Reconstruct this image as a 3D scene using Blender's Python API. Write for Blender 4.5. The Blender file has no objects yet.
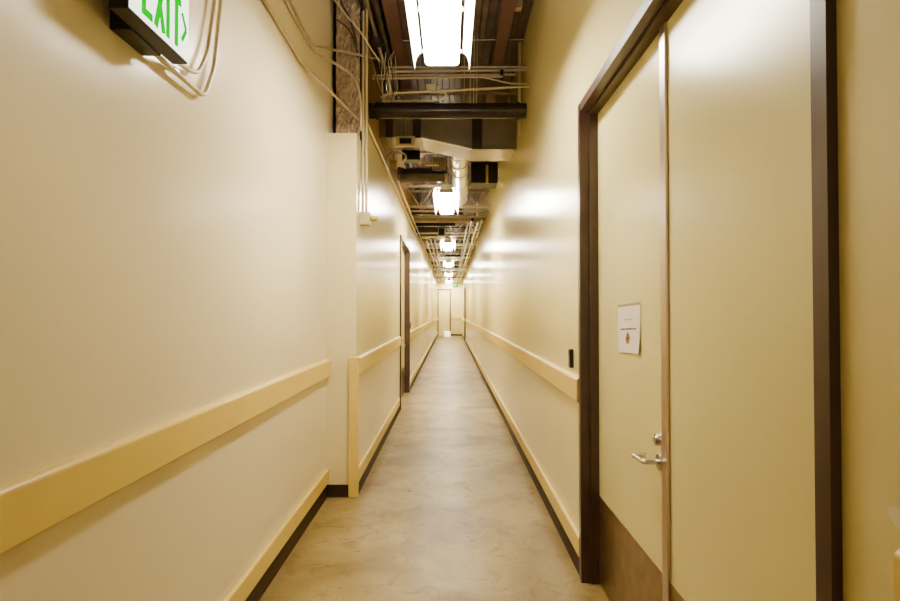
import bpy, bmesh, math, random
from mathutils import Vector
random.seed(7)
C = bpy.context.scene.collection
SC = bpy.context.scene
F = 600.0
PITCH = math.radians(1.003)
CAMZ = 1.5

def P(px, py, Y):
    """world point at depth Y (metres down the corridor) as surveyed from the photograph"""
    u = (px - 450.0) / F; v = (300.5 - py) / F
    dy = math.cos(PITCH) - math.sin(PITCH) * v
    dz = math.sin(PITCH) + math.cos(PITCH) * v
    return (u / dy * Y, Y, CAMZ + dz / dy * Y)

# ------------------------------------------------------------------ materials
def mat(name, col, rough=0.5, metal=0.0, spec=0.5, var=0.0, vscale=3.0, bump=0.0, bscale=200.0,
        emit=None, estr=0.0, rvar=0.0, coat=0.0, col2=None):
    m = bpy.data.materials.new(name); m.use_nodes = True
    nt = m.node_tree; b = nt.nodes['Principled BSDF']
    b.inputs['Base Color'].default_value = (*col, 1)
    b.inputs['Roughness'].default_value = rough
    b.inputs['Metallic'].default_value = metal
    b.inputs['Specular IOR Level'].default_value = spec
    b.inputs['Coat Weight'].default_value = coat
    b.inputs['Coat Roughness'].default_value = 0.15
    tc = nt.nodes.new('ShaderNodeTexCoord')
    geo = nt.nodes.new('ShaderNodeNewGeometry')
    if var or rvar:
        n = nt.nodes.new('ShaderNodeTexNoise'); n.inputs['Scale'].default_value = vscale
        n.inputs['Detail'].default_value = 6
        nt.links.new(geo.outputs['Position'], n.inputs['Vector'])
        if var:
            r = nt.nodes.new('ShaderNodeValToRGB')
            c2 = col2 or tuple(c * (1 - var) for c in col)
            r.color_ramp.elements[0].position = 0.3; r.color_ramp.elements[1].position = 0.7
            r.color_ramp.elements[0].color = (*c2, 1)
            r.color_ramp.elements[1].color = (*col, 1)
            nt.links.new(n.outputs['Fac'], r.inputs['Fac'])
            nt.links.new(r.outputs['Color'], b.inputs['Base Color'])
        if rvar:
            mr = nt.nodes.new('ShaderNodeMapRange')
            mr.inputs['To Min'].default_value = max(0.02, rough - rvar); mr.inputs['To Max'].default_value = rough + rvar
            nt.links.new(n.outputs['Fac'], mr.inputs['Value'])
            nt.links.new(mr.outputs['Result'], b.inputs['Roughness'])
    if bump:
        n2 = nt.nodes.new('ShaderNodeTexNoise'); n2.inputs['Scale'].default_value = bscale
        n2.inputs['Detail'].default_value = 3
        nt.links.new(geo.outputs['Position'], n2.inputs['Vector'])
        bp = nt.nodes.new('ShaderNodeBump'); bp.inputs['Strength'].default_value = bump
        bp.inputs['Distance'].default_value = 0.01
        nt.links.new(n2.outputs['Fac'], bp.inputs['Height'])
        nt.links.new(bp.outputs['Normal'], b.inputs['Normal'])
    if emit:
        b.inputs['Emission Color'].default_value = (*emit, 1)
        b.inputs['Emission Strength'].default_value = estr
    return m

def floor_material():
    m = bpy.data.materials.new('worn_concrete'); m.use_nodes = True
    nt = m.node_tree; b = nt.nodes['Principled BSDF']; L = nt.links.new
    geo = nt.nodes.new('ShaderNodeNewGeometry')
    def noise(scale, detail, dist=0.0, rough=0.55):
        n = nt.nodes.new('ShaderNodeTexNoise'); n.inputs['Scale'].default_value = scale
        n.inputs['Detail'].default_value = detail; n.inputs['Distortion'].default_value = dist
        n.inputs['Roughness'].default_value = rough
        L(geo.outputs['Position'], n.inputs['Vector']); return n
    def ramp(src, stops):
        r = nt.nodes.new('ShaderNodeValToRGB')
        while len(r.color_ramp.elements) < len(stops): r.color_ramp.elements.new(0.5)
        for e, (p, c) in zip(r.color_ramp.elements, stops): e.position = p; e.color = (*c, 1)
        L(src, r.inputs['Fac']); return r
    def mix(a, bb, fac=None, mode='MULTIPLY', f=1.0):
        x = nt.nodes.new('ShaderNodeMix'); x.data_type = 'RGBA'; x.blend_type = mode
        x.inputs[0].default_value = f
        if fac is not None: L(fac, x.inputs[0])
        L(a, x.inputs[6]); L(bb, x.inputs[7]); return x.outputs[2]
    big = ramp(noise(1.3, 5, 0.8).outputs['Fac'], [(0.35, (0.28, 0.195, 0.08)), (0.5, (0.36, 0.272, 0.118)), (0.66, (0.45, 0.355, 0.168))])
    mid = ramp(noise(6.0, 9, 1.2, 0.65).outputs['Fac'], [(0.33, (0.70, 0.66, 0.60)), (0.48, (1, 1, 1)), (0.62, (1.0, 1.0, 1.0)), (0.8, (1.12, 1.1, 1.06))])
    fine = ramp(noise(60.0, 6, 0, 0.7).outputs['Fac'], [(0.3, (0.78, 0.76, 0.74)), (0.55, (1, 1, 1))])
    spot = ramp(noise(11.0, 2, 0.2).outputs['Fac'], [(0.25, (0.45, 0.36, 0.26)), (0.31, (1, 1, 1))])
    c = mix(mix(mix(big.outputs[0], mid.outputs[0]), fine.outputs[0]), spot.outputs[0])
    L(c, b.inputs['Base Color'])
    mr = nt.nodes.new('ShaderNodeMapRange'); mr.inputs['To Min'].default_value = 0.24; mr.inputs['To Max'].default_value = 0.55
    L(noise(3.0, 6, 0.5).outputs['Fac'], mr.inputs['Value']); L(mr.outputs[0], b.inputs['Roughness'])
    bp = nt.nodes.new('ShaderNodeBump'); bp.inputs['Strength'].default_value = 0.12; bp.inputs['Distance'].default_value = 0.01
    L(noise(25.0, 8).outputs['Fac'], bp.inputs['Height']); L(bp.outputs[0], b.inputs['Normal'])
    b.inputs['Specular IOR Level'].default_value = 0.45
    return m

M = {}
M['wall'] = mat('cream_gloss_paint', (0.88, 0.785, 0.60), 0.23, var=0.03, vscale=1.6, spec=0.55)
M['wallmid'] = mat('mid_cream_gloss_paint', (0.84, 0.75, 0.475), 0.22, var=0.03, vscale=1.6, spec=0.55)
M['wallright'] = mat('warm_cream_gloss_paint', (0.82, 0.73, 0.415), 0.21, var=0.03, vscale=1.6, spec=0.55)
M['door'] = mat('door_paint', (0.82, 0.745, 0.41), 0.25, var=0.03, vscale=2.2, spec=0.5)
M['upper'] = mat('upper_wall_board', (0.40, 0.27, 0.155), 0.6, var=0.25, vscale=4)
M['fuzzy'] = mat('fireproofing', (0.56, 0.45, 0.35), 0.95, var=0.3, vscale=22, bump=1.0, bscale=50)
M['floor'] = floor_material()
M['yellow'] = mat('yellow_painted_wood', (0.83, 0.65, 0.245), 0.38, var=0.05, vscale=5, bump=0.02, bscale=60)
M['cove'] = mat('dark_rubber_cove', (0.055, 0.03, 0.017), 0.5)
M['frame'] = mat('brown_frame_paint', (0.12, 0.075, 0.06), 0.3, var=0.25, vscale=7)
M['steel'] = mat('brushed_steel', (0.62, 0.58, 0.52), 0.25, metal=1.0, bump=0.02)
M['astragal'] = mat('astragal_metal', (0.66, 0.56, 0.52), 0.33, metal=1.0)
M['kick'] = mat('bronze_kick_plate', (0.42, 0.31, 0.20), 0.3, metal=0.85, var=0.25, vscale=12)
M['black'] = mat('black_plastic', (0.02, 0.015, 0.013), 0.35)
M['signface'] = mat('lit_sign_face', (0.5, 0.53, 0.5), 0.6, emit=(0.93, 1.0, 0.93), estr=0.55)
M['green'] = mat('lit_green_letter', (0.0, 0.06, 0.0), 0.8, spec=0.0, emit=(0.0, 0.42, 0.01), estr=0.6)
M['greenlit'] = mat('lit_green_panel', (0.0, 0.06, 0.0), 0.4, spec=0.0, emit=(0.0, 0.42, 0.01), estr=0.6)
M['paper'] = mat('white_paper', (0.86, 0.80, 0.74), 0.6)
M['ink'] = mat('dark_ink', (0.12, 0.09, 0.10), 0.6)
M['inkpale'] = mat('pale_ink', (0.45, 0.42, 0.22), 0.6)
M['inkbrown'] = mat('brown_ink', (0.33, 0.15, 0.04), 0.6)
M['tape'] = mat('clear_tape', (0.48, 0.42, 0.26), 0.2)
M['deck'] = mat('roof_deck', (0.24, 0.18, 0.165), 0.45, var=0.4, vscale=5)
M['redbeam'] = mat('red_oxide_steel', (0.24, 0.135, 0.12), 0.5, var=0.2, vscale=4)
M['darkpipe'] = mat('dark_steel_pipe', (0.11, 0.09, 0.09), 0.2, metal=0.5, var=0.3, vscale=8)
M['conduit'] = mat('galvanised_conduit', (0.60, 0.53, 0.43), 0.35, metal=0.55, var=0.2, vscale=14)
M['paintedconduit'] = mat('painted_conduit', (0.66, 0.56, 0.36), 0.35, var=0.05)
M['duct'] = mat('galvanised_duct', (0.44, 0.40, 0.32), 0.27, metal=0.75, var=0.22, vscale=6)
M['ductdark'] = mat('dark_duct', (0.17, 0.145, 0.13), 0.3, metal=0.6, var=0.3, vscale=7)
M['spiral'] = mat('bright_spiral_duct', (0.78, 0.74, 0.66), 0.3, metal=0.9)
M['white'] = mat('white_enamel', (0.85, 0.82, 0.75), 0.35)
M['cable'] = mat('white_cable', (0.75, 0.68, 0.55), 0.5)
M['darkcable'] = mat('dark_cable', (0.11, 0.065, 0.04), 0.5)
M['joist'] = mat('joist_steel', (0.52, 0.43, 0.34), 0.5, metal=0.2, var=0.25, vscale=9)
M['brass'] = mat('yellow_sprinkler_pipe', (0.55, 0.42, 0.06), 0.35, metal=0.3)
M['lens'] = mat('lit_fluorescent_lens', (0.9, 0.9, 0.85), 0.5, emit=(1.0, 0.935, 0.80), estr=20.0)
M['bin'] = mat('glowing_white', (0.9, 0.9, 0.85), 0.5, emit=(1, 0.97, 0.9), estr=0.5)
M['blotch'] = mat('pale_blotch', (0.80, 0.72, 0.52), 0.5)

# ------------------------------------------------------------------ geometry helpers
def BM(): return bmesh.new()

def box(bm, x0, x1, y0, y1, z0, z1):
    x0, x1 = sorted((x0, x1)); y0, y1 = sorted((y0, y1)); z0, z1 = sorted((z0, z1))
    v = [bm.verts.new(p) for p in ((x0,y0,z0),(x1,y0,z0),(x1,y1,z0),(x0,y1,z0),(x0,y0,z1),(x1,y0,z1),(x1,y1,z1),(x0,y1,z1))]
    for f in ((3,2,1,0),(4,5,6,7),(0,1,5,4),(1,2,6,5),(2,3,7,6),(3,0,4,7)):
        bm.faces.new([v[i] for i in f])
    return bm

def prism(bm, poly, axis, a, b):
    """extrude a 2D polygon along an axis ('x','y','z')"""
    def pt(p, t):
        return {'x': (t, p[0], p[1]), 'y': (p[0], t, p[1]), 'z': (p[0], p[1], t)}[axis]
    A = [bm.verts.new(pt(p, a)) for p in poly]; B = [bm.verts.new(pt(p, b)) for p in poly]
    n = len(poly)
    bm.faces.new(A); bm.faces.new(B[::-1])
    for i in range(n):
        bm.faces.new([A[i], B[i], B[(i+1) % n], A[(i+1) % n]])
    bmesh.ops.recalc_face_normals(bm, faces=bm.faces[:])
    return bm

def smooth_path(pts, rad=0.05, n=5):
    pts = [Vector(p) for p in pts]; out = [pts[0]]
    for i in range(1, len(pts) - 1):
        a, b, c = pts[i-1], pts[i], pts[i+1]
        r = min(rad, (a-b).length * 0.45, (c-b).length * 0.45)
        p0 = b + (a-b).normalized() * r; p1 = b + (c-b).normalized() * r
        for k in range(n + 1):
            t = k / n
            out.append(p0 * (1-t)**2 + b * 2*t*(1-t) + p1 * t*t)
    out.append(pts[-1]); return out

def tube(bm, pts, r, seg=10, bend=0.05):
    pts = smooth_path(pts, bend) if len(pts) > 2 and bend else [Vector(p) for p in pts]
    t = (pts[1] - pts[0]).normalized()
    n = t.orthogonal().normalized(); rings = []
    for i, p in enumerate(pts):
        if i == 0: d = (pts[1] - pts[0]).normalized()
        elif i == len(pts) - 1: d = (pts[-1] - pts[-2]).normalized()
        else: d = ((pts[i+1] - p).normalized() + (p - pts[i-1]).normalized()).normalized()
        n = (n - d * n.dot(d)).normalized(); b = d.cross(n)
        rings.append([bm.verts.new(p + (n * math.cos(2*math.pi*k/seg) + b * math.sin(2*math.pi*k/seg)) * r) for k in range(seg)])
    for A, B in zip(rings, rings[1:]):
        for k in range(seg):
            bm.faces.new([A[k], A[(k+1) % seg], B[(k+1) % seg], B[k]])
    bm.faces.new(rings[0][::-1]); bm.faces.new(rings[-1])
    return bm

ORG = {}
def obj(name, bm, m, parent=None, smooth=False, bevel=0.0, loc=None):
    bmesh.ops.recalc_face_normals(bm, faces=bm.faces[:])
    vs = [v.co.copy() for v in bm.verts]
    if parent is not None and loc is None: o_w = ORG[parent.name]
    elif loc is not None: o_w = Vector(loc)
    else:
        mn = Vector([min(v[i] for v in vs) for i in range(3)]); mx = Vector([max(v[i] for v in vs) for i in range(3)])
        o_w = Vector(((mn.x+mx.x)/2, (mn.y+mx.y)/2, mn.z))
    bmesh.ops.translate(bm, verts=bm.verts, vec=-o_w)
    me = bpy.data.meshes.new(name); bm.to_mesh(me); bm.free()
    o = bpy.data.objects.new(name, me); C.objects.link(o)
    me.materials.append(m)
    if smooth:
        for p in me.polygons: p.use_smooth = True
        try: me.set_sharp_from_angle(angle=math.radians(40))
        except Exception: pass
    if parent is not None:
        o.parent = parent; o.location = o_w - ORG[parent.name]
    else: o.location = o_w
    ORG[o.name] = o_w
    if bevel:
        md = o.modifiers.new('bevel', 'BEVEL'); md.width = bevel; md.segments = 2; md.limit_method = 'ANGLE'
    return o

def tag(o, label, cat, group=None, kind=None):
    o['label'] = label; o['category'] = cat
    if group: o['group'] = group
    if kind: o['kind'] = kind
    return o

def thing(name, loc, label=None, cat=None, group=None, kind=None):
    o = bpy.data.objects.new(name, None); C.objects.link(o); o.location = loc
    o.empty_display_size = 0.1
    ORG[o.name] = Vector(loc)
    if label: tag(o, label, cat, group)
    if kind: o['kind'] = kind
    return o

def copy_tree(o, parent=None):
    c = o.copy(); C.objects.link(c); c.parent = parent
    for ch in [x for x in bpy.data.objects if x.parent == o]: copy_tree(ch, c)
    return c

def struct(name, bm, m, bevel=0.0, label=None, cat=None):
    o = obj(name, bm, m, bevel=bevel); o['kind'] = 'structure'
    if label: o['label'] = label; o['category'] = cat
    return o

# ------------------------------------------------------------------ dimensions (metres)
XR, XL, XN = 0.745, -0.76, -1.0      # right wall, left wall beyond the jog, left wall near
YJ = 4.865                          # where the left wall jogs in
YE, YB = 36.5, -3.0
ZD = 4.25                           # roof deck
D1 = (1.147, 3.385); D2 = (9.10, 11.10); D3 = (28.4, 30.4)
DT = 2.66

# floor
struct('floor', box(BM(), -1.3, 1.0, YB, YE + .3, -0.1, 0.0), M['floor'], label='worn stained concrete floor running the length of the corridor', cat='floor')
# right wall with door openings
b = BM()
for y0, y1 in ((YB, D1[0]+.02), (D1[1]-.02, D3[0]+.02), (D3[1]-.02, YE)):
    box(b, XR, XR+.16, y0, y1, 0, ZD)
for y0, y1 in (D1, D3): box(b, XR, XR+.16, y0+.02, y1-.02, DT-.02, ZD)
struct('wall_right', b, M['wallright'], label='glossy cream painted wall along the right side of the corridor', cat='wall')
# left wall near
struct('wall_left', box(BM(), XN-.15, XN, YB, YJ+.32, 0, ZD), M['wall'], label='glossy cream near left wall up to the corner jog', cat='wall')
b = BM()
box(b, XN, XL, YJ, YJ+.12, 0, 2.95)
box(b, XL-.16, XL, YJ+.12, YJ+.30, 0, 2.95)
for y0, y1 in ((YJ+.30, D2[0]+.02), (D2[1]-.02, YE)):
    box(b, XL-.16, XL, y0, y1, 0, 3.19)
box(b, XL-.16, XL, D2[0]+.02, D2[1]-.02, DT-.02, 3.19)
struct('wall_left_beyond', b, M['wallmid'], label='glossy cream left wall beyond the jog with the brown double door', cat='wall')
struct('wall_left_upper', box(BM(), XL-.24, XL-.03, YJ+.29, YE, 3.19, ZD), M['upper'], label='dull brown upper wall above the left partition', cat='wall')
struct('wall_jog_backing', box(BM(), XN+.001, XL-.0, YJ+.24, YJ+.28, 2.9, ZD), M['black'])
# fireproofed lump face above the jog
b = BM()
nx, nz = 12, 40
grid = [[b.verts.new((XN+.035+(XL-.002-XN-.035)*i/nx, YJ+.2-.03*random.random(), 2.93+(ZD-2.93)*j/nz)) for i in range(nx+1)] for j in range(nz+1)]
for j in range(nz):
    for i in range(nx): b.faces.new([grid[j][i], grid[j][i+1], grid[j+1][i+1], grid[j+1][i]])
struct('trim_1', b, M['fuzzy'], label='rough brown fireproofing above the corner jog', cat='fireproofing')
struct('wall_end', box(BM(), XN, XR+.16, YE, YE+.15, 0, ZD), M['wallright'], label='cream end wall at the far end of the corridor', cat='wall')
# corrugated roof deck running along the corridor
prof = []
x = -1.2
while x < 1.0:
    prof += [(x, ZD), (x+.05, ZD), (x+.065, ZD+.04), (x+.135, ZD+.04)]
    x += .15
prof += [(1.0, ZD), (1.0, ZD+.1), (-1.2, ZD+.1)]
struct('ceiling', prism(BM(), prof, 'y', YB, YE+.15), M['deck'], label='dark brown corrugated roof deck above the corridor', cat='ceiling')

# cove bases (dark) and yellow baseboards
def cove(name, x0, side, y0, y1):
    b = BM(); s = side
    prism(b, [(x0, 0), (x0 - s*.012, 0), (x0 - s*.006, .012), (x0 - s*.005, .115), (x0, .118)], 'y', y0, y1)
    return struct(name, b, M['cove'], label=None)
def yboard(name, x0, side, y0, y1, z0=.118, z1=.225, t=.024):
    b = BM(); box(b, x0, x0 - side*t, y0, y1, z0, z1)
    return struct(name, b, M['yellow'], bevel=.004)
n = 1
for (x0, s, y0, y1, nm) in ((XN, -1, YB, YJ, 'left'), (XL, -1, YJ, D2[0]-.0, 'left_beyond'), (XL, -1, D2[1], YE, 'left_far'),
                        (XR, 1, YB, D1[0], 'right_near'), (XR, 1, D1[1], D3[0], 'right'), (XR, 1, D3[1], YE, 'right_far')):
    cove('baseboard_' + nm, x0, s, y0, y1)
    n += 1
    yboard('trim_%d' % n, x0, s, y0 + (0.0 if y0 > 0 else 0), y1 - (.25 if nm == 'left_beyond' else 0.0))
b = BM(); prism(b, [(YJ, 0), (YJ-.012, 0), (YJ-.006, .012), (YJ-.005, .098), (YJ, .1)], 'x', XN+.006, XL-.055)
struct('baseboard_jog', b, M['cove'])
b = BM(); prism(b, [(YE, 0), (YE-.012, 0), (YE-.006, .1), (YE, .1)], 'x', 0.06, XR)
struct('baseboard_end', b, M['cove'])

# bumper rails: things screwed to the walls
def rail(x0, side, y0, y1, label, z0=.975, z1=1.118, t=.032):
    b = BM(); s = side
    q = .015
    arc = [(x0-s*(t-q+q*math.cos(a)), z1-q+q*math.sin(a)) for a in [math.pi/2*k/5 for k in range(6)]]
    prism(b, [(x0, z0), (x0-s*(t-.006), z0), (x0-s*t, z0+.006)] + arc + [(x0, z1)], 'y', y0, y1)
    return tag(obj('bumper_rail', b, M['yellow']), label, 'wall rail')
rail(XN, -1, YB, YJ-.004, 'yellow painted bumper rail along the near left wall below the exit sign', z0=.972, z1=1.112)
rail(XL, -1, YJ+.0, D2[0]-.22, 'yellow bumper rail between the corner post and the left brown door', z0=.985, z1=1.125)
rail(XL, -1, D2[1]+.03, YE-.03, 'yellow bumper rail on the left wall past the brown door')
rail(XR, 1, D1[1]+.002, D3[0]-.01, 'long yellow bumper rail on the right wall beyond the big double door', z0=.985, z1=1.12)
rail(XR, 1, D3[1]+.02, YE-.03, 'yellow bumper rail on the right wall past the farthest right door')
rail(XR, 1, YB, .972, 'end of yellow bumper rail at the right edge, nearest side of the double door', z0=.95, z1=1.118)
b = BM(); box(b, 0.08, XR-.035, YE-.03, YE, .98, 1.12)
tag(obj('bumper_rail', b, M['yellow']), 'short yellow bumper rail on the far end wall beside the end door', 'wall rail')
tag(obj('corner_guard', box(BM(), XL-.055, XL+.024, YJ-.03, YJ-.0005, .004, 1.127), M['yellow'], bevel=.004),
    'upright yellow wooden guard board covering the left wall corner', 'corner guard')

# ------------------------------------------------------------------ doors on the side walls
def side_door(name, s, x0, y0, y1, zt, label, detail=False):
    """s=+1 right wall, -1 left wall; x0 wall face"""
    t = thing(name, (x0 + s*.08, (y0+y1)/2, 0), kind='structure')
    t['label'] = label; t['category'] = 'door'
    pr, fw = .021, .05
    xa, xs, xd = x0 - s*pr, x0 + s*.03, x0 + s*.077
    f = BM()
    # casing + rabbeted jamb for each side and the head
    for (ya, d) in ((y0, 1), (y1, -1)):
        poly = [(xa, ya), (xa, ya+d*fw), (xs, ya+d*fw), (xs, ya+d*(fw+.016)), (x0+s*.077, ya+d*(fw+.016)), (x0+s*.077, ya+d*.025), (x0, ya+d*.021), (x0-s*.0, ya)]
        prism(f, poly, 'z', 0, zt)
    poly = [(xa, zt), (xa, zt-fw), (xs, zt-fw), (xs, zt-fw-.016), (x0+s*.077, zt-fw-.016), (x0+s*.077, zt-.021), (x0, zt-.021), (x0, zt)]
    prism(f, poly, 'y', y0+fw+.0165, y1-fw-.0165)
    # square corner blocks of the casing face
    for (ya, d) in ((y0, 1), (y1, -1)):
        pass
    obj('door_frame', f, M['frame'], t)
    ym = (y0+y1)/2 if not detail else 2.28
    zt2 = zt - fw - .002
    leaves = []
    for k, (a, c) in enumerate(((y0+fw+.002, ym-.003), (ym+.003, y1-fw-.002))):
        lf = obj('door_leaf', box(BM(), xd, xd+s*.045, a, c, .008, zt2), M['door'], t)
        obj('kick_plate', box(BM(), xd-s*.0025, xd-s*.0002, a+.018, c-.004 if k else c-.002, .014, .487), M['kick'], lf)
        leaves.append(lf)
    obj('astragal', box(BM(), xd-s*.012, xd-s*.0003, ym-.03, ym+.03, .01, zt2-.012), M['astragal'], t, bevel=.003)
    # floor threshold shadow gap
    # lever and deadbolt on the farther leaf
    lf = leaves[1]; hy, hz = ym + .074, .91
    h = BM(); tube(h, [(xd, hy, hz), (xd-s*.009, hy, hz)], .031, 24, 0)
    rose = obj('lever_rose', h, M['steel'], lf, smooth=True)
    h = BM(); tube(h, [(xd-s*.009, hy, hz), (xd-s*.066, hy, hz), (xd-s*.066, hy+.135, hz-.004), (xd-s*.014, hy+.135, hz-.004)], .0095, 14, .016)
    obj('lever_handle', h, M['steel'], lf, smooth=True)
    h = BM(); tube(h, [(xd, hy-.005, hz+.088), (xd-s*.02, hy-.005, hz+.088)], .023, 24, 0)
    tube(h, [(xd-s*.02, hy-.005, hz+.088), (xd-s*.026, hy-.005, hz+.088)], .014, 18, 0)
    obj('deadbolt', h, M['steel'], lf, smooth=True)
    return t
side_door('door_1', 1, XR, *D1, DT, 'large cream double door in brown frame on the right wall', detail=True)
side_door('door_2', -1, XL, *D2, DT, 'cream double door in dark brown frame on the left wall')
side_door('door_3', 1, XR, *D3, DT+.1, 'distant dark framed door on the right wall near the green sign')
# end door
t = thing('door_4', (-.37, YE, 0), kind='structure'); t['label'] = 'cream door with dark frame in the far end wall'; t['category'] = 'door'
b = BM()
box(b, -.76, -.70, YE-.03, YE-.001, 0, 2.83); box(b, -.02, .05, YE-.03, YE-.001, 0, 2.83); box(b, -.70, -.02, YE-.03, YE-.001, 2.76, 2.83)
obj('door_frame', b, M['frame'], t)
lf = obj('door_leaf', box(BM(), -.698, -.022, YE-.02, YE-.001, .01, 2.755), M['door'], t)
b = BM(); tube(b, [(-.09, YE-.02, 1.0), (-.09, YE-.075, 1.0), (-.2, YE-.075, 1.0)], .011, 10, .015)
obj('lever_handle', b, M['steel'], lf, smooth=True)

# ------------------------------------------------------------------ things on the walls
# paper notice on the right door
xd = XR + .077
t = thing('paper_notice', (xd, 2.68, 1.31), 'white paper notice taped to the far leaf of the right double door', 'notice')
b = BM(); nu, nv = 14, 10
def notice_pt(u, v, off=0.0):
    y = 2.925 - .340*u
    z = 1.300 + .016*u + v*(.229 - .006*u)
    x = xd - .002 - .012*(1-v)**2 * (u**2) - .003*math.sin(u*5)*(1-v) - off
    return (x, y, z)
g = [[b.verts.new(notice_pt(i/nu, j/nv)) for i in range(nu+1)] for j in range(nv+1)]
for j in range(nv):
    for i in range(nu): b.faces.new([g[j][i], g[j][i+1], g[j+1][i+1], g[j+1][i]])
obj('sheet', b, M['paper'], t, smooth=True)
def patch(rects, name, m, parent, ptf, off):
    b = BM()
    for (u0, u1, v0, v1) in rects:
        b.faces.new([b.verts.new(ptf(u, v, off)) for u, v in ((u0, v0), (u1, v0), (u1, v1), (u0, v1))])
    return obj(name, b, m, parent)
patch([(0.0, 1.0, .955, 1.0)], 'tape', M['tape'], t, notice_pt, .0012)
words = []
u = .12
for w in (.07, .11, .05, .10, .13, .06, .09):
    words.append((u, u+w, .47, .50)); u += w + .018
patch(words, 'dark_text_line', M['ink'], t, notice_pt, .0012)
patch([(.30, .40, .665, .685), (.42, .52, .665, .685), (.54, .66, .665, .685)], 'pale_text_line', M['inkpale'], t, notice_pt, .0012)
patch([(.43, .55, .19, .38), (.45, .53, .38, .41), (.40, .43, .24, .33), (.55, .58, .26, .33)], 'brown_picture', M['inkbrown'], t, notice_pt, .0012)

# card readers
def reader(s, x0, y, z, label):
    t = thing('card_reader', (x0, y, z), label, 'card reader')
    obj('reader_body', box(BM(), x0, x0-s*.022, y-.03, y+.03, z, z+.112), M['black'], t, bevel=.004)
    obj('reader_lens', box(BM(), x0-s*.0221, x0-s*.0235, y-.008, y+.008, z+.088, z+.098), M['darkpipe'], t)
reader(1, XR, 3.65, 1.157, 'small black card reader on the right wall just above the rail')
reader(-1, XL, 11.35, 1.17, 'tiny black card reader on the left wall past the brown door')

# flat pale blotch on the wall above the near rail end
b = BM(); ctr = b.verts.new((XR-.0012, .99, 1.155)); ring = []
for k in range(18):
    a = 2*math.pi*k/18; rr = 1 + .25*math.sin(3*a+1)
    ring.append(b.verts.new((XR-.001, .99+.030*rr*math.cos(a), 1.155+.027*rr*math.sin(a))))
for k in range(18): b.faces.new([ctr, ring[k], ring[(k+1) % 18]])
tag(obj('wall_blotch', b, M['blotch']), 'small pale scuff on the right wall above the near rail end', 'blotch')

# near exit sign on the left wall
t = thing('exit_sign', (XN, 1.82, 2.33), 'black housed lit exit sign with green letters on the near left wall', 'exit sign')
y0, y1, z0, z1, xf = 1.632, 2.012, 2.332, 2.552, -.882
b = BM(); box(b, -.938, xf-.002, y0, y1, z0, z1)
obj('housing', b, M['black'], t, bevel=.003)
obj('canopy', box(BM(), XN, -.939, y0+.115, y1-.075, z0-.004, z1-.02), M['black'], t, bevel=.003)
fc = obj('lit_face', box(BM(), xf-.0015, xf, y0+.004, y1-.004, z0+.004, z1-.004), M['signface'], t)
def stroke(b, p, q, w):
    (a, c), (d, e) = p, q; L = math.hypot(d-a, e-c); nx, nz = -(e-c)/L*w/2, (d-a)/L*w/2
    pts = [(a+nx, c+nz), (d+nx, e+nz), (d-nx, e-nz), (a-nx, c-nz)]
    lo = [b.verts.new((xf+.0003, y, z)) for y, z in pts]; hi = [b.verts.new((xf+.0018, y, z)) for y, z in pts]
    b.faces.new(hi); b.faces.new(lo[::-1])
    for i in range(4): b.faces.new([lo[i], lo[(i+1) % 4], hi[(i+1) % 4], hi[i]])
lb, lt = z0+.022, z0+.184; w = .022; lm = (lb+lt)/2
L = {}
L['letter_e'] = [((1.712, lb), (1.712, lt)), ((1.704, lb+w/2), (1.762, lb+w/2)), ((1.704, lm), (1.755, lm)), ((1.704, lt-w/2), (1.762, lt-w/2))]
L['letter_x'] = [((1.782, lb), (1.832, lt)), ((1.832, lb), (1.782, lt))]
L['letter_i'] = [((1.859, lb), (1.859, lt))]
L['letter_t'] = [((1.917, lb), (1.917, lt)), ((1.885, lt-w/2), (1.949, lt-w/2))]
L['arrow'] = [((1.957, lm-.045), (1.987, lm)), ((1.957, lm+.045), (1.987, lm))]
for nm, st in L.items():
    b = BM()
    for p, q in st: stroke(b, p, q, w if nm != 'arrow' else .014)
    obj(nm, b, M['green'], t)

# conduits feeding the exit sign
def conduit(pts, r, label, m='conduit', name='conduit', bend=.06, group=None, seg=10, fittings=()):
    b = BM(); tube(b, pts, r, seg, bend)
    o = tag(obj(name, b, M[m], smooth=True), label, name.replace('_', ' '), group)
    for (p, q, rr) in fittings:
        f = BM(); tube(f, [p, q], rr, 12, 0); obj('coupling', f, M['steel'], o, smooth=True)
    return o
def onN(px, py, x=-.975):   # a point on the near left wall
    Y = x / ((px-450)/F); return (x, Y, P(px, py, Y)[2])
c1 = [(-.968, 1.935, 2.346), onN(186, 83), onN(203, 97), onN(212, 70), onN(219, 0), onN(220, -45)]
c2 = [(-.945, 2.01, 2.36), onN(187, 70), onN(197, 73), onN(206, 52), onN(213, 0), onN(214, -45)]
conduit(c1, .0095, 'lower looped cream conduit under the exit sign', 'paintedconduit', bend=.045, fittings=[(onN(170.5, 68.5), onN(174.5, 72.5), .012)])
conduit(c2, .0085, 'upper looped cream conduit leaving the exit sign housing', 'paintedconduit', bend=.04)

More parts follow.
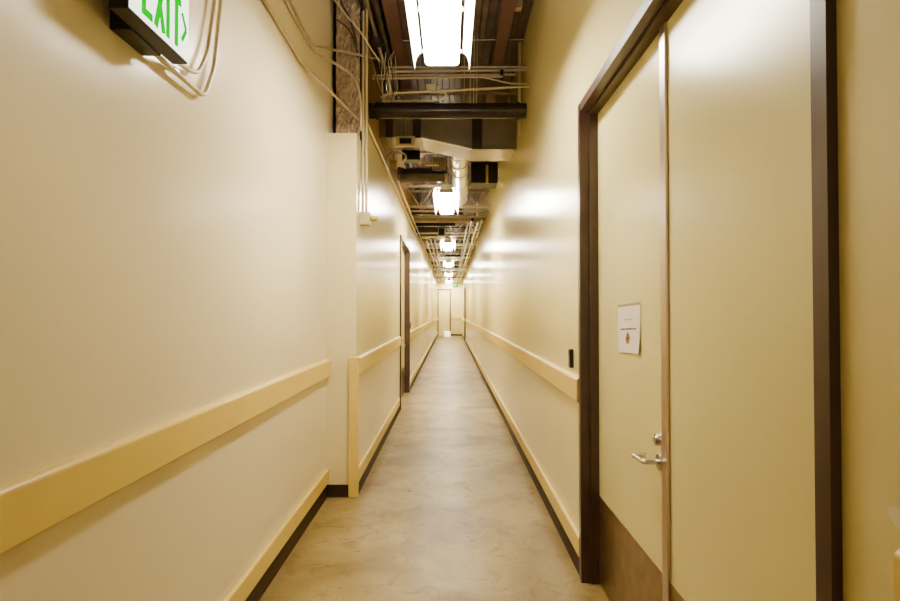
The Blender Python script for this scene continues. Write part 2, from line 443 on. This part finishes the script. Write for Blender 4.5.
# ------------------------------------------------------------------ fluorescent fixtures
ZF = 3.185; XF = -.055; LF = 1.89
FY = [2.28 + 6.42*i for i in range(6)]
def make_fixture(y0, LF):
    t = thing('fluorescent_fixture', (XF, y0 + LF/2, ZF))
    y1 = y0 + LF
    # lit lens: shallow trough
    b = BM()
    prism(b, [(XF-.112, ZF+.085), (XF-.118, ZF+.045), (XF-.10, ZF+.025), (XF+.10, ZF+.025), (XF+.118, ZF+.045), (XF+.112, ZF+.085)], 'y', y0+.02, y1-.02)
    obj('lit_lens', b, M['lens'], t)
    b = BM(); box(b, XF-.085, XF+.085, y0, y1, ZF+.087, ZF+.16)
    obj('ballast_housing', b, M['white'], t, bevel=.006)
    for s in (-1, 1):
        outer = []; inner = []
        for k in range(9):
            a = k/8
            x = .144 + .046*math.sin(a*math.pi/2); z = .118*math.cos(a*math.pi/2)
            outer.append((XF+s*(x+.004), ZF+z+.002)); inner.append((XF+s*x, ZF+z))
        b = BM(); prism(b, outer + inner[::-1], 'y', y0, y1)
        obj('reflector_wing', b, M['white'], t)
        for yy in [y0 + .02 + (LF-.08)*k/2 for k in range(3)]:
            b = BM(); box(b, XF+s*.134, XF+s*.087, yy, yy+.04, ZF+.112, ZF+.122)
            obj('reflector_bracket', b, M['white'], t)
    for yy in (y0, y1-.018):
        b = BM(); box(b, XF-.105, XF+.105, yy, yy+.018, ZF+.035, ZF+.0865)
        obj('end_cap', b, M['conduit'], t)
    for yy in (y0+.3, y1-.3):
        b = BM(); tube(b, [(XF, yy, ZF+.16), (XF, yy, ZD-.0)], .005, 8, 0)
        obj('hanger_rod', b, M['steel'], t)
    return t
lab = ['long fluorescent fixture overhead nearest the camera, cut by the top edge',
       'second fluorescent fixture down the corridor, beside the silver round duct',
       'third fluorescent fixture down the corridor, framed by cross pipes',
       'fourth fluorescent fixture from the camera, small in the distance',
       'fifth fluorescent fixture from the camera, tiny above the end door',
       'sixth and farthest fluorescent fixture near the end wall']
o0 = make_fixture(2.93, 1.24)
fx = make_fixture(FY[1], LF)
for i, y in enumerate(FY):
    if i == 0:
        tag(o0, lab[0], 'ceiling light', 'fluorescent fixtures hung along the corridor'); continue
    o = fx if i == 1 else copy_tree(fx)
    o.location = (XF, y + LF/2, ZF)
    tag(o, lab[i], 'ceiling light', 'fluorescent fixtures hung along the corridor')

# ------------------------------------------------------------------ ceiling services
# red oxide beams along the corridor
for x0, side in ((-.51, 'left'), (.50, 'right')):
    b = BM(); box(b, x0-.06, x0+.06, YB, 10.5, ZD-.02, ZD-.005); box(b, x0-.008, x0+.008, YB, 10.5, ZD-.15, ZD-.02); box(b, x0-.06, x0+.06, YB, 10.5, ZD-.165, ZD-.15)
    tag(obj('steel_beam', b, M['redbeam']), 'reddish steel beam under the deck, %s of the nearest light' % side, 'beam')

# group 1: cross conduits at about 5.7 m
R, Lx = XR-.001, XL-.029
def cross(pys, Y, r, label, m='conduit', x0=None, x1=None, name='conduit', **k):
    x0 = Lx if x0 is None else x0; x1 = R if x1 is None else x1
    pts = []
    n = len(pys)
    for i, py in enumerate(pys):
        x = x0 + (x1-x0)*i/(n-1); pts.append((x, Y, P(450, py, Y)[2]))
    return conduit(pts, r, label, m, name, bend=.1, **k)
cross([67.3, 67], 5.75, .010, 'topmost cross conduit just past the nearest light', x0=-.66)
cross([71.5, 70], 5.72, .013, 'second cross conduit just past the nearest light, slightly thicker', x0=-.62)
cross([75.5, 74.5], 5.70, .009, 'third cross conduit, with a dark clamp near its right end', x0=-.74, x1=.63)
cross([78.6, 76.6], 5.66, .011, 'fourth cross conduit, lowest of the close set of four', x0=-.74, x1=.50)
conduit([P(381, 97.5, 5.6), P(388, 93.5, 5.6), P(450, 90.5, 5.6), (R, 5.6, P(450, 86.5, 5.6)[2])], .010, 'slanting pale conduit rising to the right above the dark pipe', 'paintedconduit')
conduit([P(478, 77, 5.62), P(486, 78, 5.62), P(510, 83.5, 5.62), (R, 5.62, P(450, 84, 5.62)[2])], .008, 'short bent conduit dropping to the right wall')
b = BM(); box(b, P(500,0,5.7)[0], P(503,0,5.7)[0], 5.66, 5.74, P(450,80,5.7)[2], P(450,71,5.7)[2])
tag(obj('pipe_clamp', b, M['black'], bevel=.003), 'dark clamp holding the cross conduits near the right wall', 'clamp')
# dark round header
t = thing('header_pipe', (0, 5.85, P(450,111,5.85)[2]), 'large dark steel pipe crossing the corridor below the conduits', 'pipe')
zc = P(450, 111, 5.85)[2]
b = BM(); tube(b, [(-.789, 5.85, zc), (XR-.001, 5.85, zc)], .074, 32, 0)
obj('pipe_body', b, M['darkpipe'], t, smooth=True)
for x in (-.70, .66):
    b = BM(); tube(b, [(x-.02, 5.85, zc), (x+.02, 5.85, zc)], .086, 32, 0); obj('pipe_collar', b, M['darkpipe'], t, smooth=True)
b = BM(); tube(b, [(-.735, 5.76, zc+.03), (-.735, 5.74, zc+.03)], .012, 10, 0); obj('bolt', b, M['steel'], t, smooth=True)
for x in (-.6, .58):
    b = BM(); tube(b, [(x, 5.85, zc+.07), (x, 5.85, ZD)], .005, 6, 0); obj('hanger_rod', b, M['steel'], t)
# strut channel above it
tag(obj('strut_channel', box(BM(), P(386,0,5.8)[0], P(439,0,5.8)[0], 5.79, 5.82, P(450,102.3,5.8)[2], P(450,100.6,5.8)[2]), M['conduit']),
    'thin pale strut lying above the dark cross pipe', 'strut')
# white hook bracket
b = BM(); pts = [P(438, 101, 5.7), P(438, 92.5, 5.7), P(446, 93, 5.7), P(446, 96, 5.7), P(441, 100, 5.7)]
pts = [P(438, 86, 5.7)] + pts[1:]; tube(b, pts, .009, 8, .02)
tag(obj('hook_bracket', b, M['white'], smooth=True), 'small white hook bracket above the dark cross pipe', 'bracket')
def jbox(px, py, Y, w, h, d, label, m='white', knob=True):
    p = P(px, py, Y); t = thing('junction_box', p, label, 'junction box')
    obj('box_body', box(BM(), p[0]-w/2, p[0]+w/2, Y, Y+d, p[2]-h/2, p[2]+h/2), M[m], t, bevel=.003)
    obj('cover_plate', box(BM(), p[0]-w/2-.004, p[0]+w/2+.004, Y-.004, Y-.0003, p[2]-h/2-.004, p[2]+h/2+.004), M[m], t)
    if knob and p[2]+h/2 < ZD-.05:
        b = BM(); tube(b, [(p[0], Y+d*.6, p[2]+h/2), (p[0], Y+d*.6, ZD)], .004, 6, 0); obj('hanger_rod', b, M['steel'], t)
    return t
jbox(431, 86.5, 5.95, .085, .045, .05, 'small white junction box hanging behind the cross conduits')
jbox(385, 97.5, 5.62, .05, .05, .05, 'pale junction box at the left end of the slanting conduit', 'conduit')
jbox(406, 84, 6.3, .10, .10, .06, 'rusty brown junction box above the dark cross pipe', 'redbeam')
jbox(515, 3, 5.15, .12, .07, .08, 'pale junction box at the top by the right wall', 'paintedconduit')
jbox(378, 26, 5.6, .10, .32, .1, 'tall grey box high on the left near the deck', 'ductdark')
# hanger wires
for px, top in ((470, 70), (473.5, 72), (476.5, 74), (464, 80)):
    a = P(px, 103, 5.95); c = P(px+1, top-10, 5.95)
    conduit([a, (c[0], c[1], ZD)], .0035, 'thin hanger wire above the dark cross pipe right of centre', 'cable', 'hanger_wire', group='hanger wires above the dark pipe', seg=6)
conduit([(R-.03, 6.1, 3.3), (R-.03, 6.1, ZD)], .018, 'upright pale conduit against the right wall above the dark pipe', 'paintedconduit')
conduit([(Lx, 5.95, P(450,36.5,5.85)[2]), (R, 5.95, P(450,35,5.85)[2])], .006, 'thin rod crossing below the deck behind the nearest light', 'cable', 'threaded_rod')
for k, (Y, z) in enumerate(((6.9, 4.0), (8.2, 3.95), (8.9, 3.85))):
    conduit([(-.84, Y, z), (R, Y, z+.02)], .016, ['upper', 'middle', 'lower'][k] + ' dim pipe crossing high under the deck behind the dark pipe', 'joist')

# cables tangled upper left
rnd = random.Random(3)
for k in range(9):
    x0 = -.66 + .035*rnd.random(); pts = []
    px, py = 379 + 2*k, 52 + rnd.random()*10
    for j in range(5):
        pts.append(P(px + rnd.uniform(-4, 4), py + j*10 + rnd.uniform(-2, 2), 5.35 + .026*k))
    conduit(pts, .0035, 'loose pale cable drooping among the tangle left of the nearest light', 'cable' if k % 3 else 'darkcable', 'cable', bend=.05, group='loose cables tangled at upper left', seg=6)
# longitudinal conduit bundle upper left
for k, (x, z, r, m) in enumerate(((-.80, 4.02, .02, 'conduit'), (-.745, 4.08, .017, 'darkpipe'), (-.70, 4.10, .022, 'conduit'), (-.655, 4.13, .014, 'conduit'), (-.62, 4.06, .028, 'ductdark'))):
    conduit([(x, YJ+.25 if x < -.76 else 3.0, z), (x, 12.0, z)], r, ['outermost', 'second', 'middle', 'fourth', 'thick dark innermost'][k] + ' conduit of the bundle running along the upper left', m)
# dark sagging cables in front of the fireproofing
for k, ps in enumerate(([(338, -8), (344, 8), (350, 18), (354, 32), (360, 62), (363, 92)], [(337, 20), (345, 25), (352, 34), (357, 50), (361, 75), (364, 100)], [(330, -6), (345, 14), (358, 28), (372, 50), (380, 62)])):
    pts = [P(a, c, 4.82 + .07*i) for i, (a, c) in enumerate(ps)]
    conduit(pts, .008 if k < 2 else .007, ['dark cable sagging across the brown fireproofing, upper one', 'dark cable sagging across the brown fireproofing, lower one', 'light cable slanting over the brown fireproofing'][k], 'darkcable' if k < 2 else 'paintedconduit', 'cable', bend=.2)
# conduits high on the near left wall
def onW(px, py, x): 
    Y = x / ((px-450)/F); return (x, Y, P(px, py, Y)[2])
a0 = onW(262, 0, -.985); a1 = onW(299, 60, -.985)
a00 = (-.985, .4, a0[2])
conduit([a00, a1, P(340, 101, 4.70), P(359, 121, 5.0)], .010, 'lowest conduit high on the near left wall, bending in to the corner', 'conduit', bend=.05)
b0 = onW(312, 46, -.985)
conduit([(-.985, .4, b0[2]+.01), b0, P(345, 52, 4.75), P(379, 59, 5.35)], .010, 'conduit from the near left wall crossing level to the cable tangle', 'conduit', bend=.03)
b1 = onW(311, 49, -.982)
conduit([(-.985, .4, b1[2]-.03), b1, P(352, 74, 4.75), P(359, 88, 4.9), P(361, 105, 4.98), P(361, 131, 5.0)], .010, 'conduit from the near left wall curving down to the corner box', 'conduit', bend=.07)
# vertical conduits down to the corner box
yb = 5.09; xb = XL
for k, x in enumerate((-.742, -.712)):
    conduit([(x, yb, 2.335), (x, yb, 3.0), (x, yb-.0, ZD)], .011, ['left one of the upright pair of conduits', 'right one of the upright pair of conduits'][k] + ' above the wall box', 'paintedconduit', bend=.05)
t = thing('conduit_box', (XL+.04, yb, 2.22), 'cream square conduit box on the left wall below the upright conduits', 'electrical box')
obj('box_body', box(BM(), XL, XL+.085, yb-.055, yb+.055, 2.225, 2.335), M['paintedconduit'], t, bevel=.005)
obj('cover_plate', box(BM(), XL+.01, XL+.08, yb-.062, yb-.0555, 2.232, 2.328), M['paintedconduit'], t)
b = BM(); tube(b, [(XL+.085, yb, 2.285), (XL+.14, yb+.01, 2.285)], .022, 12, 0); obj('side_fitting', b, M['brass'], t, smooth=True)
# conduit along the top of the left wall
conduit([(XL+.02, 5.25, 3.17), (XL+.02, 34, 3.17)], .014, 'long cream conduit along the top of the left wall', 'paintedconduit', bend=.1)
conduit([(XL+.055, 8.1, 3.27), (XL+.06, 8.3, 3.24), (XL+.06, 34, 3.24)], .012, 'second cream conduit starting midway along the top of the left wall', 'paintedconduit', bend=.1)

# rectangular cross duct with sloping underside
t = thing('cross_duct', (0, 6.9, 3.3), 'grey galvanised rectangular duct crossing the corridor with a sloping lit underside', 'duct')
ya, yb2 = 6.65, 7.2
def q(px, py): p = P(px, py, ya); return (p[0], p[2])
prof = [(Lx, q(0,119)[1]), (XR-.002, q(0,119)[1]), (XR-.002, q(0,148.5)[1]), (q(472,0)[0], q(0,148.5)[1]), (q(422,0)[0], q(0,137)[1]), (Lx, q(0,137)[1])]
b = BM(); prism(b, prof, 'y', ya, yb2); obj('duct_body', b, M['duct'], t)
for (p0, p1, pt_, pb) in ((386, 393, 105, 137.5), (413, 421, 105, 138), (472, 482, 108, 149)):  # dark bands laid on the duct face for its dark reflections
    b = BM(); box(b, q(p0,0)[0], q(p1,0)[0], ya-.012, ya-.001, q(0,pb)[1], q(0,pt_)[1]); obj('dark_band', b, M['darkpipe'], t)
b = BM(); prism(b, [(q(422,0)[0], q(0,137)[1]-.0), (q(472,0)[0], q(0,148.5)[1]), (q(472,0)[0], q(0,148.5)[1]-.012), (q(422,0)[0], q(0,137)[1]-.012)], 'y', ya-.004, ya+.02)
obj('seam_flange', b, M['spiral'], t)
b = BM(); box(b, q(472,0)[0], XR-.002, ya-.004, ya+.02, q(0,149.5)[1], q(0,148.6)[1]); obj('seam_flange', b, M['duct'], t)

# black equipment and cable loop under the duct, left
jbox(411, 154, 7.35, .21, .13, .2, 'black equipment box below the left part of the cross duct', 'black')
jbox(393, 164, 7.6, .09, .09, .08, 'pale square box beside the looped white cable', 'paintedconduit')
jf = jbox(405.5, 141, 6.55, .20, .10, .06, 'pale framed box tucked under the left end of the cross duct', 'paintedconduit')
pf = P(405.5, 141, 6.55); obj('dark_recess', box(BM(), pf[0]-.065, pf[0]+.065, 6.5445, 6.5455, pf[2]-.03, pf[2]+.03), M['black'], jf)
jbox(421, 160.5, 7.7, .09, .05, .05, 'small white box right of the black equipment box', 'white')
jbox(432, 164, 8.0, .18, .03, .05, 'low pale tray right of the small white box', 'paintedconduit')
conduit([P(388, 168, 7.5), P(387, 158, 7.45), P(390, 153, 7.3), P(397, 151.5, 7.2), P(405, 154, 7.2), P(406.5, 158, 7.2), P(402, 162, 7.25), P(405, 168, 7.4)], .012, 'white cable looping under the left end of the cross duct', 'cable', 'cable', bend=.12)
conduit([P(388, 176, 7.6), P(389, 165, 7.6), P(388, 150, 7.6)], .012, 'short upright cable left of the looped white cable', 'cable', 'cable')
conduit([(XL+.0, 7.3, P(450,147.5,7.3)[2]), (XL+.27, 7.3, P(450,147,7.3)[2])], .03, 'short dull stub pipe from the left wall under the duct', 'joist', 'stub_pipe')

# round dark cross duct
t = thing('round_cross_duct', (-.4, 8.55, 3.45), 'dark round duct crossing left of the silver round duct', 'duct')
zc = P(450, 175, 8.55)[2]
b = BM(); tube(b, [(-.745, 8.55, zc), (-.03, 8.55, zc)], .105, 36, 0); obj('duct_body', b, M['ductdark'], t, smooth=True)
for x in (-.72, -.05):
    b = BM(); tube(b, [(x-.025, 8.55, zc), (x+.015, 8.55, zc)], .115, 36, 0); obj('collar', b, M['duct'], t, smooth=True)
# louvre grille
t = thing('louvre_grille', (-.1, 8.4, 3.6), 'small striped louvre panel between the cross duct and round dark duct', 'grille')
b = BM(); box(b, P(432,0,8.2)[0], P(446,0,8.2)[0], 8.22, 8.24, P(0,170,8.2)[2], P(0,157,8.2)[2]); obj('backing', b, M['black'], t)
for px in range(433, 446, 2):
    b = BM(); box(b, P(px-.5,0,8.2)[0], P(px+.5,0,8.2)[0], 8.20, 8.219, P(0,169.5,8.2)[2], P(0,157.5,8.2)[2]); obj('slat', b, M['white'], t)
b = BM(); tube(b, [(-.1, 8.23, P(0,157,8.2)[2]), (-.1, 8.23, ZD)], .004, 6, 0); obj('hanger_rod', b, M['steel'], t)
# spiral duct
t = thing('spiral_duct', (.17, 10, 3.35), 'bright silver round duct running down the corridor right of the second light', 'duct')
z1 = 3.49
b = BM(); path = [(.11, 7.202, z1-.01), (.12, 7.9, z1), (.20, 10.64, z1)]
tube(b, path, .110, 36, .15); obj('duct_body', b, M['spiral'], t, smooth=True)
for Y in (7.5, 7.95, 8.45, 9.2, 10.0):
    u = (Y-7.9)/2.74; x = .12 + .08*min(max(u, -.12), 1)
    b = BM(); tube(b, [(x-.0005, Y-.02, z1), (x+.0005, Y+.02, z1)], .124, 36, 0); obj('collar', b, M['spiral'], t, smooth=True)
    b = BM(); tube(b, [(x-.0005, Y+.021, z1), (x+.0003, Y+.05, z1)], .114, 36, 0); obj('seam_ring', b, M['darkpipe'], t, smooth=True)
# dark void at right: its shade built as a black box, plus yellow stub
t = thing('dark_void_box', (.5, 9.4, 3.5), 'black box added for the dark void between the silver duct and the right wall', 'duct')
b = BM(); box(b, .33, XR-.003, 9.3, 9.7, P(0,183,9.3)[2], P(0,162,9.3)[2]); obj('duct_body', b, M['black'], t, bevel=.01)
for x in (.40, .56): 
    b = BM(); box(b, x, x+.02, 9.288, 9.2995, P(0,183,9.3)[2], P(0,162,9.3)[2]); obj('dark_band', b, M['darkpipe'], t)
conduit([P(487, 183, 9.1), P(487, 165, 9.1)], .02, 'short yellow upright pipe in front of the black void box by the right wall', 'brass', 'sprinkler_pipe')

# bar joists
def joist(Y, zb, h, label, group=None, x0=Lx, x1=R, m='joist', n=6):
    t = thing('bar_joist', ((x0+x1)/2, Y, zb), label, 'joist', group)
    b = BM(); box(b, x0, x1, Y-.025, Y+.025, zb, zb+.035); obj('bottom_chord', b, M[m], t)
    b = BM(); box(b, x0, x1, Y-.03, Y+.03, zb+h-.035, zb+h); obj('top_chord', b, M[m], t)
    for k in range(n):
        xa = x0 + (x1-x0)*k/n; xc = x0 + (x1-x0)*(k+1)/n
        b = BM(); tube(b, [(xa+.01, Y, zb+.03 if k % 2 else zb+h-.03), (xc-.01, Y, zb+h-.03 if k % 2 else zb+.03)], .011, 6, 0)
        obj('web_bar', b, M[m], t)
    for xp in (x0+.06, x1-.06):
        b = BM(); box(b, xp-.015, xp+.015, Y-.015, Y+.015, zb+h, ZD); obj('support_post', b, M[m], t)
    return t
joist(10.7, P(0,207.5,10.7)[2], .40, 'nearest open web joist crossing behind the second light', n=6)
joist(11.6, P(0,212,11.6)[2], .42, 'second open web joist, just behind the nearest joist')
def xbox(Y, py0, py1, x0, x1, label, m, name='cross_beam', d=.12, cat='beam'):
    b = BM(); box(b, x0, x1, Y, Y+d, P(0,py1,Y)[2], P(0,py0,Y)[2])
    return tag(obj(name, b, M[m], bevel=.004), label, cat)
xbox(11.9, 209, 214.5, Lx, .25, 'dark beam crossing just below the second light', 'darkpipe')
xbox(12.6, 217, 221.5, Lx, XR-.001, 'pale tan beam crossing beneath the second light', 'joist')
xbox(13.2, 223, 226, Lx, .12, 'narrow dark beam under the pale tan beam', 'darkpipe')
xbox(13.8, 227, 232.5, Lx, -.28, 'short olive duct at left ahead of the third light', 'ductdark', 'short_duct', .3, 'duct')
xbox(14.6, 233.5, 236.5, Lx, -.15, 'short pale duct at left, level with the third light', 'duct', 'short_duct', .3, 'duct')
t = thing('vent_box', P(441.5, 232, 14.0), 'square dark vent box left of centre ahead of the third light', 'vent')
p0 = P(437.5, 236, 14.0); p1 = P(445.5, 227.5, 14.0)
obj('box_body', box(BM(), p0[0], p1[0], 14.0, 14.3, p0[2], p1[2]), M['conduit'], t)
obj('dark_face', box(BM(), p0[0]+.03, p1[0]-.03, 13.99, 13.999, p0[2]+.02, p1[2]-.02), M['black'], t)
# galvanised ribbed cross pieces beyond
for k, Y in enumerate((12.2, 13.0, 13.5, 15.4, 16.2)):
    conduit([(Lx, Y, 3.42+.03*(k % 3)), (XR-.002, Y, 3.42+.03*(k % 3))], .022, 'galvanised pipe crossing between the second and third lights', 'conduit', 'cross_pipe', group='galvanised pipes crossing between the second and third lights')
# longitudinal pipes on the right
def rods(o, x, z, ys=(15.9, 22.9, 29.9)):
    for yy in ys:
        b = BM(); tube(b, [(x, yy, z), (x, yy, ZD)], .005, 6, 0); obj('hanger_rod', b, M['steel'], o)
for k, (x, z, r, m) in enumerate(((.36, 3.27, .018, 'conduit'), (.45, 3.33, .032, 'darkpipe'), (.56, 3.28, .02, 'spiral'), (.645, 3.33, .018, 'conduit'))):
    lp = conduit([(x, 12.0, z), (x, 35.5, z)], r, ['innermost', 'thick dark second', 'shiny third', 'outermost'][k] + ' of the four long pipes running along the right side of the ceiling', m, 'long_pipe')
    rods(lp, x, z+r)
for k, (x, z, r, m) in enumerate(((-.60, 3.30, .02, 'conduit'), (-.50, 3.36, .03, 'darkpipe'), (-.40, 3.33, .022, 'conduit'))):
    lp = conduit([(x, 15.2, z), (x, 35.5, z)], r, ['outermost', 'thick dark middle', 'innermost'][k] + ' of the three distant long pipes running along the left side', m, 'long_pipe')
    rods(lp, x, z+r)
# repeated joists and pipes in the distance
Y = 15.0; k = 0
while Y < 35.5:
    joist(Y, 3.44 + .03*(k % 2), .38, 'open web joist crossing the distant part of the ceiling', 'distant joists', m='darkpipe' if k % 2 else 'white', n=5)
    x0 = Lx if k % 2 else -.3
    b = BM(); tube(b, [(Lx if k % 3 else -.2, Y+.9, 3.452), (XR-.002 if k % 2 else .45, Y+.9, 3.452)], .03 + .012*(k % 3), 12, 0)
    tag(obj('cross_pipe', b, M[('black', 'white', 'duct')[k % 3]], smooth=True), 'pipe crossing between the distant joists', 'cross pipe', 'distant cross pipes')
    Y += 1.75; k += 1
# far vertical conduits and box at left
conduit([(XL+.03, 23.2, 2.45), (XL+.03, 23.2, 3.2)], .03, 'distant upright conduit above a small box, left wall', 'cable')
jx = thing('junction_box', (XL, 23.2, 2.3), 'small pale box high on the distant left wall', 'junction box')
obj('box_body', box(BM(), XL, XL+.10, 23.1, 23.3, 2.3, 2.45), M['cable'], jx, bevel=.005)
conduit([(XL+.03, 23.2, .98+.14), (XL+.03, 23.2, 2.3)], .018, 'distant upright conduit below a small box, left wall', 'cable')

# far green exit sign hung from the ceiling
t = thing('exit_sign', (.28, 30.5, 2.70), 'tiny green lit exit sign hanging near the far end', 'exit sign')
obj('sign_panel', box(BM(), .14, .42, 30.5, 30.53, 2.70, 2.94), M['greenlit'], t, bevel=.02)
b = BM(); tube(b, [(.28, 30.515, 2.94), (.28, 30.515, ZD)], .008, 8, 0); obj('hanger_rod', b, M['steel'], t)
# pale letters on it
b = BM()
def s2(p, q_, w=.016):
    (a, c), (d, e) = p, q_; Ln = math.hypot(d-a, e-c); nx, nz = -(e-c)/Ln*w/2, (d-a)/Ln*w/2
    b.faces.new([b.verts.new((xx, 30.4985, zz)) for xx, zz in ((a+nx, c+nz), (d+nx, e+nz), (d-nx, e-nz), (a-nx, c-nz))])
for p, q_ in (((.17, 2.76), (.17, 2.88)), ((.165, 2.765), (.205, 2.765)), ((.165, 2.82), (.2, 2.82)), ((.165, 2.875), (.205, 2.875)),
              ((.225, 2.76), (.265, 2.88)), ((.265, 2.76), (.225, 2.88)), ((.295, 2.76), (.295, 2.88)), ((.35, 2.76), (.35, 2.88)), ((.325, 2.875), (.375, 2.875))):
    s2(p, q_)
obj('sign_letters', b, M['signface'], t)

# bright spot at the end door, built as a white box with added glow
t = thing('glow_box', (-.16, 35.2, 0), 'bright spot built as a glowing white box on the floor at the foot of the end door', 'box')
obj('glow_box_body', box(BM(), -.34, .02, 35.1, 35.4, .001, .28), M['bin'], t, bevel=.01)
obj('lid', box(BM(), -.35, .03, 35.09, 35.41, .281, .31), M['bin'], t, bevel=.005)

# ------------------------------------------------------------------ light, world, camera
w = bpy.data.worlds.new('world'); SC.world = w; w.use_nodes = True
w.node_tree.nodes['Background'].inputs[0].default_value = (1.0, 0.86, 0.62, 1)
w.node_tree.nodes['Background'].inputs[1].default_value = 0.35

cam = bpy.data.cameras.new('camera'); cam.sensor_width = 36; cam.lens = 24.0; cam.clip_start = .02
co = bpy.data.objects.new('camera', cam); C.objects.link(co)
co.location = (0, 0, CAMZ); co.rotation_euler = (math.radians(90) + PITCH, 0, 0)
SC.camera = co
SC.view_settings.view_transform = 'AgX'
SC.view_settings.look = 'AgX - Medium High Contrast'
SC.view_settings.exposure = 1.56
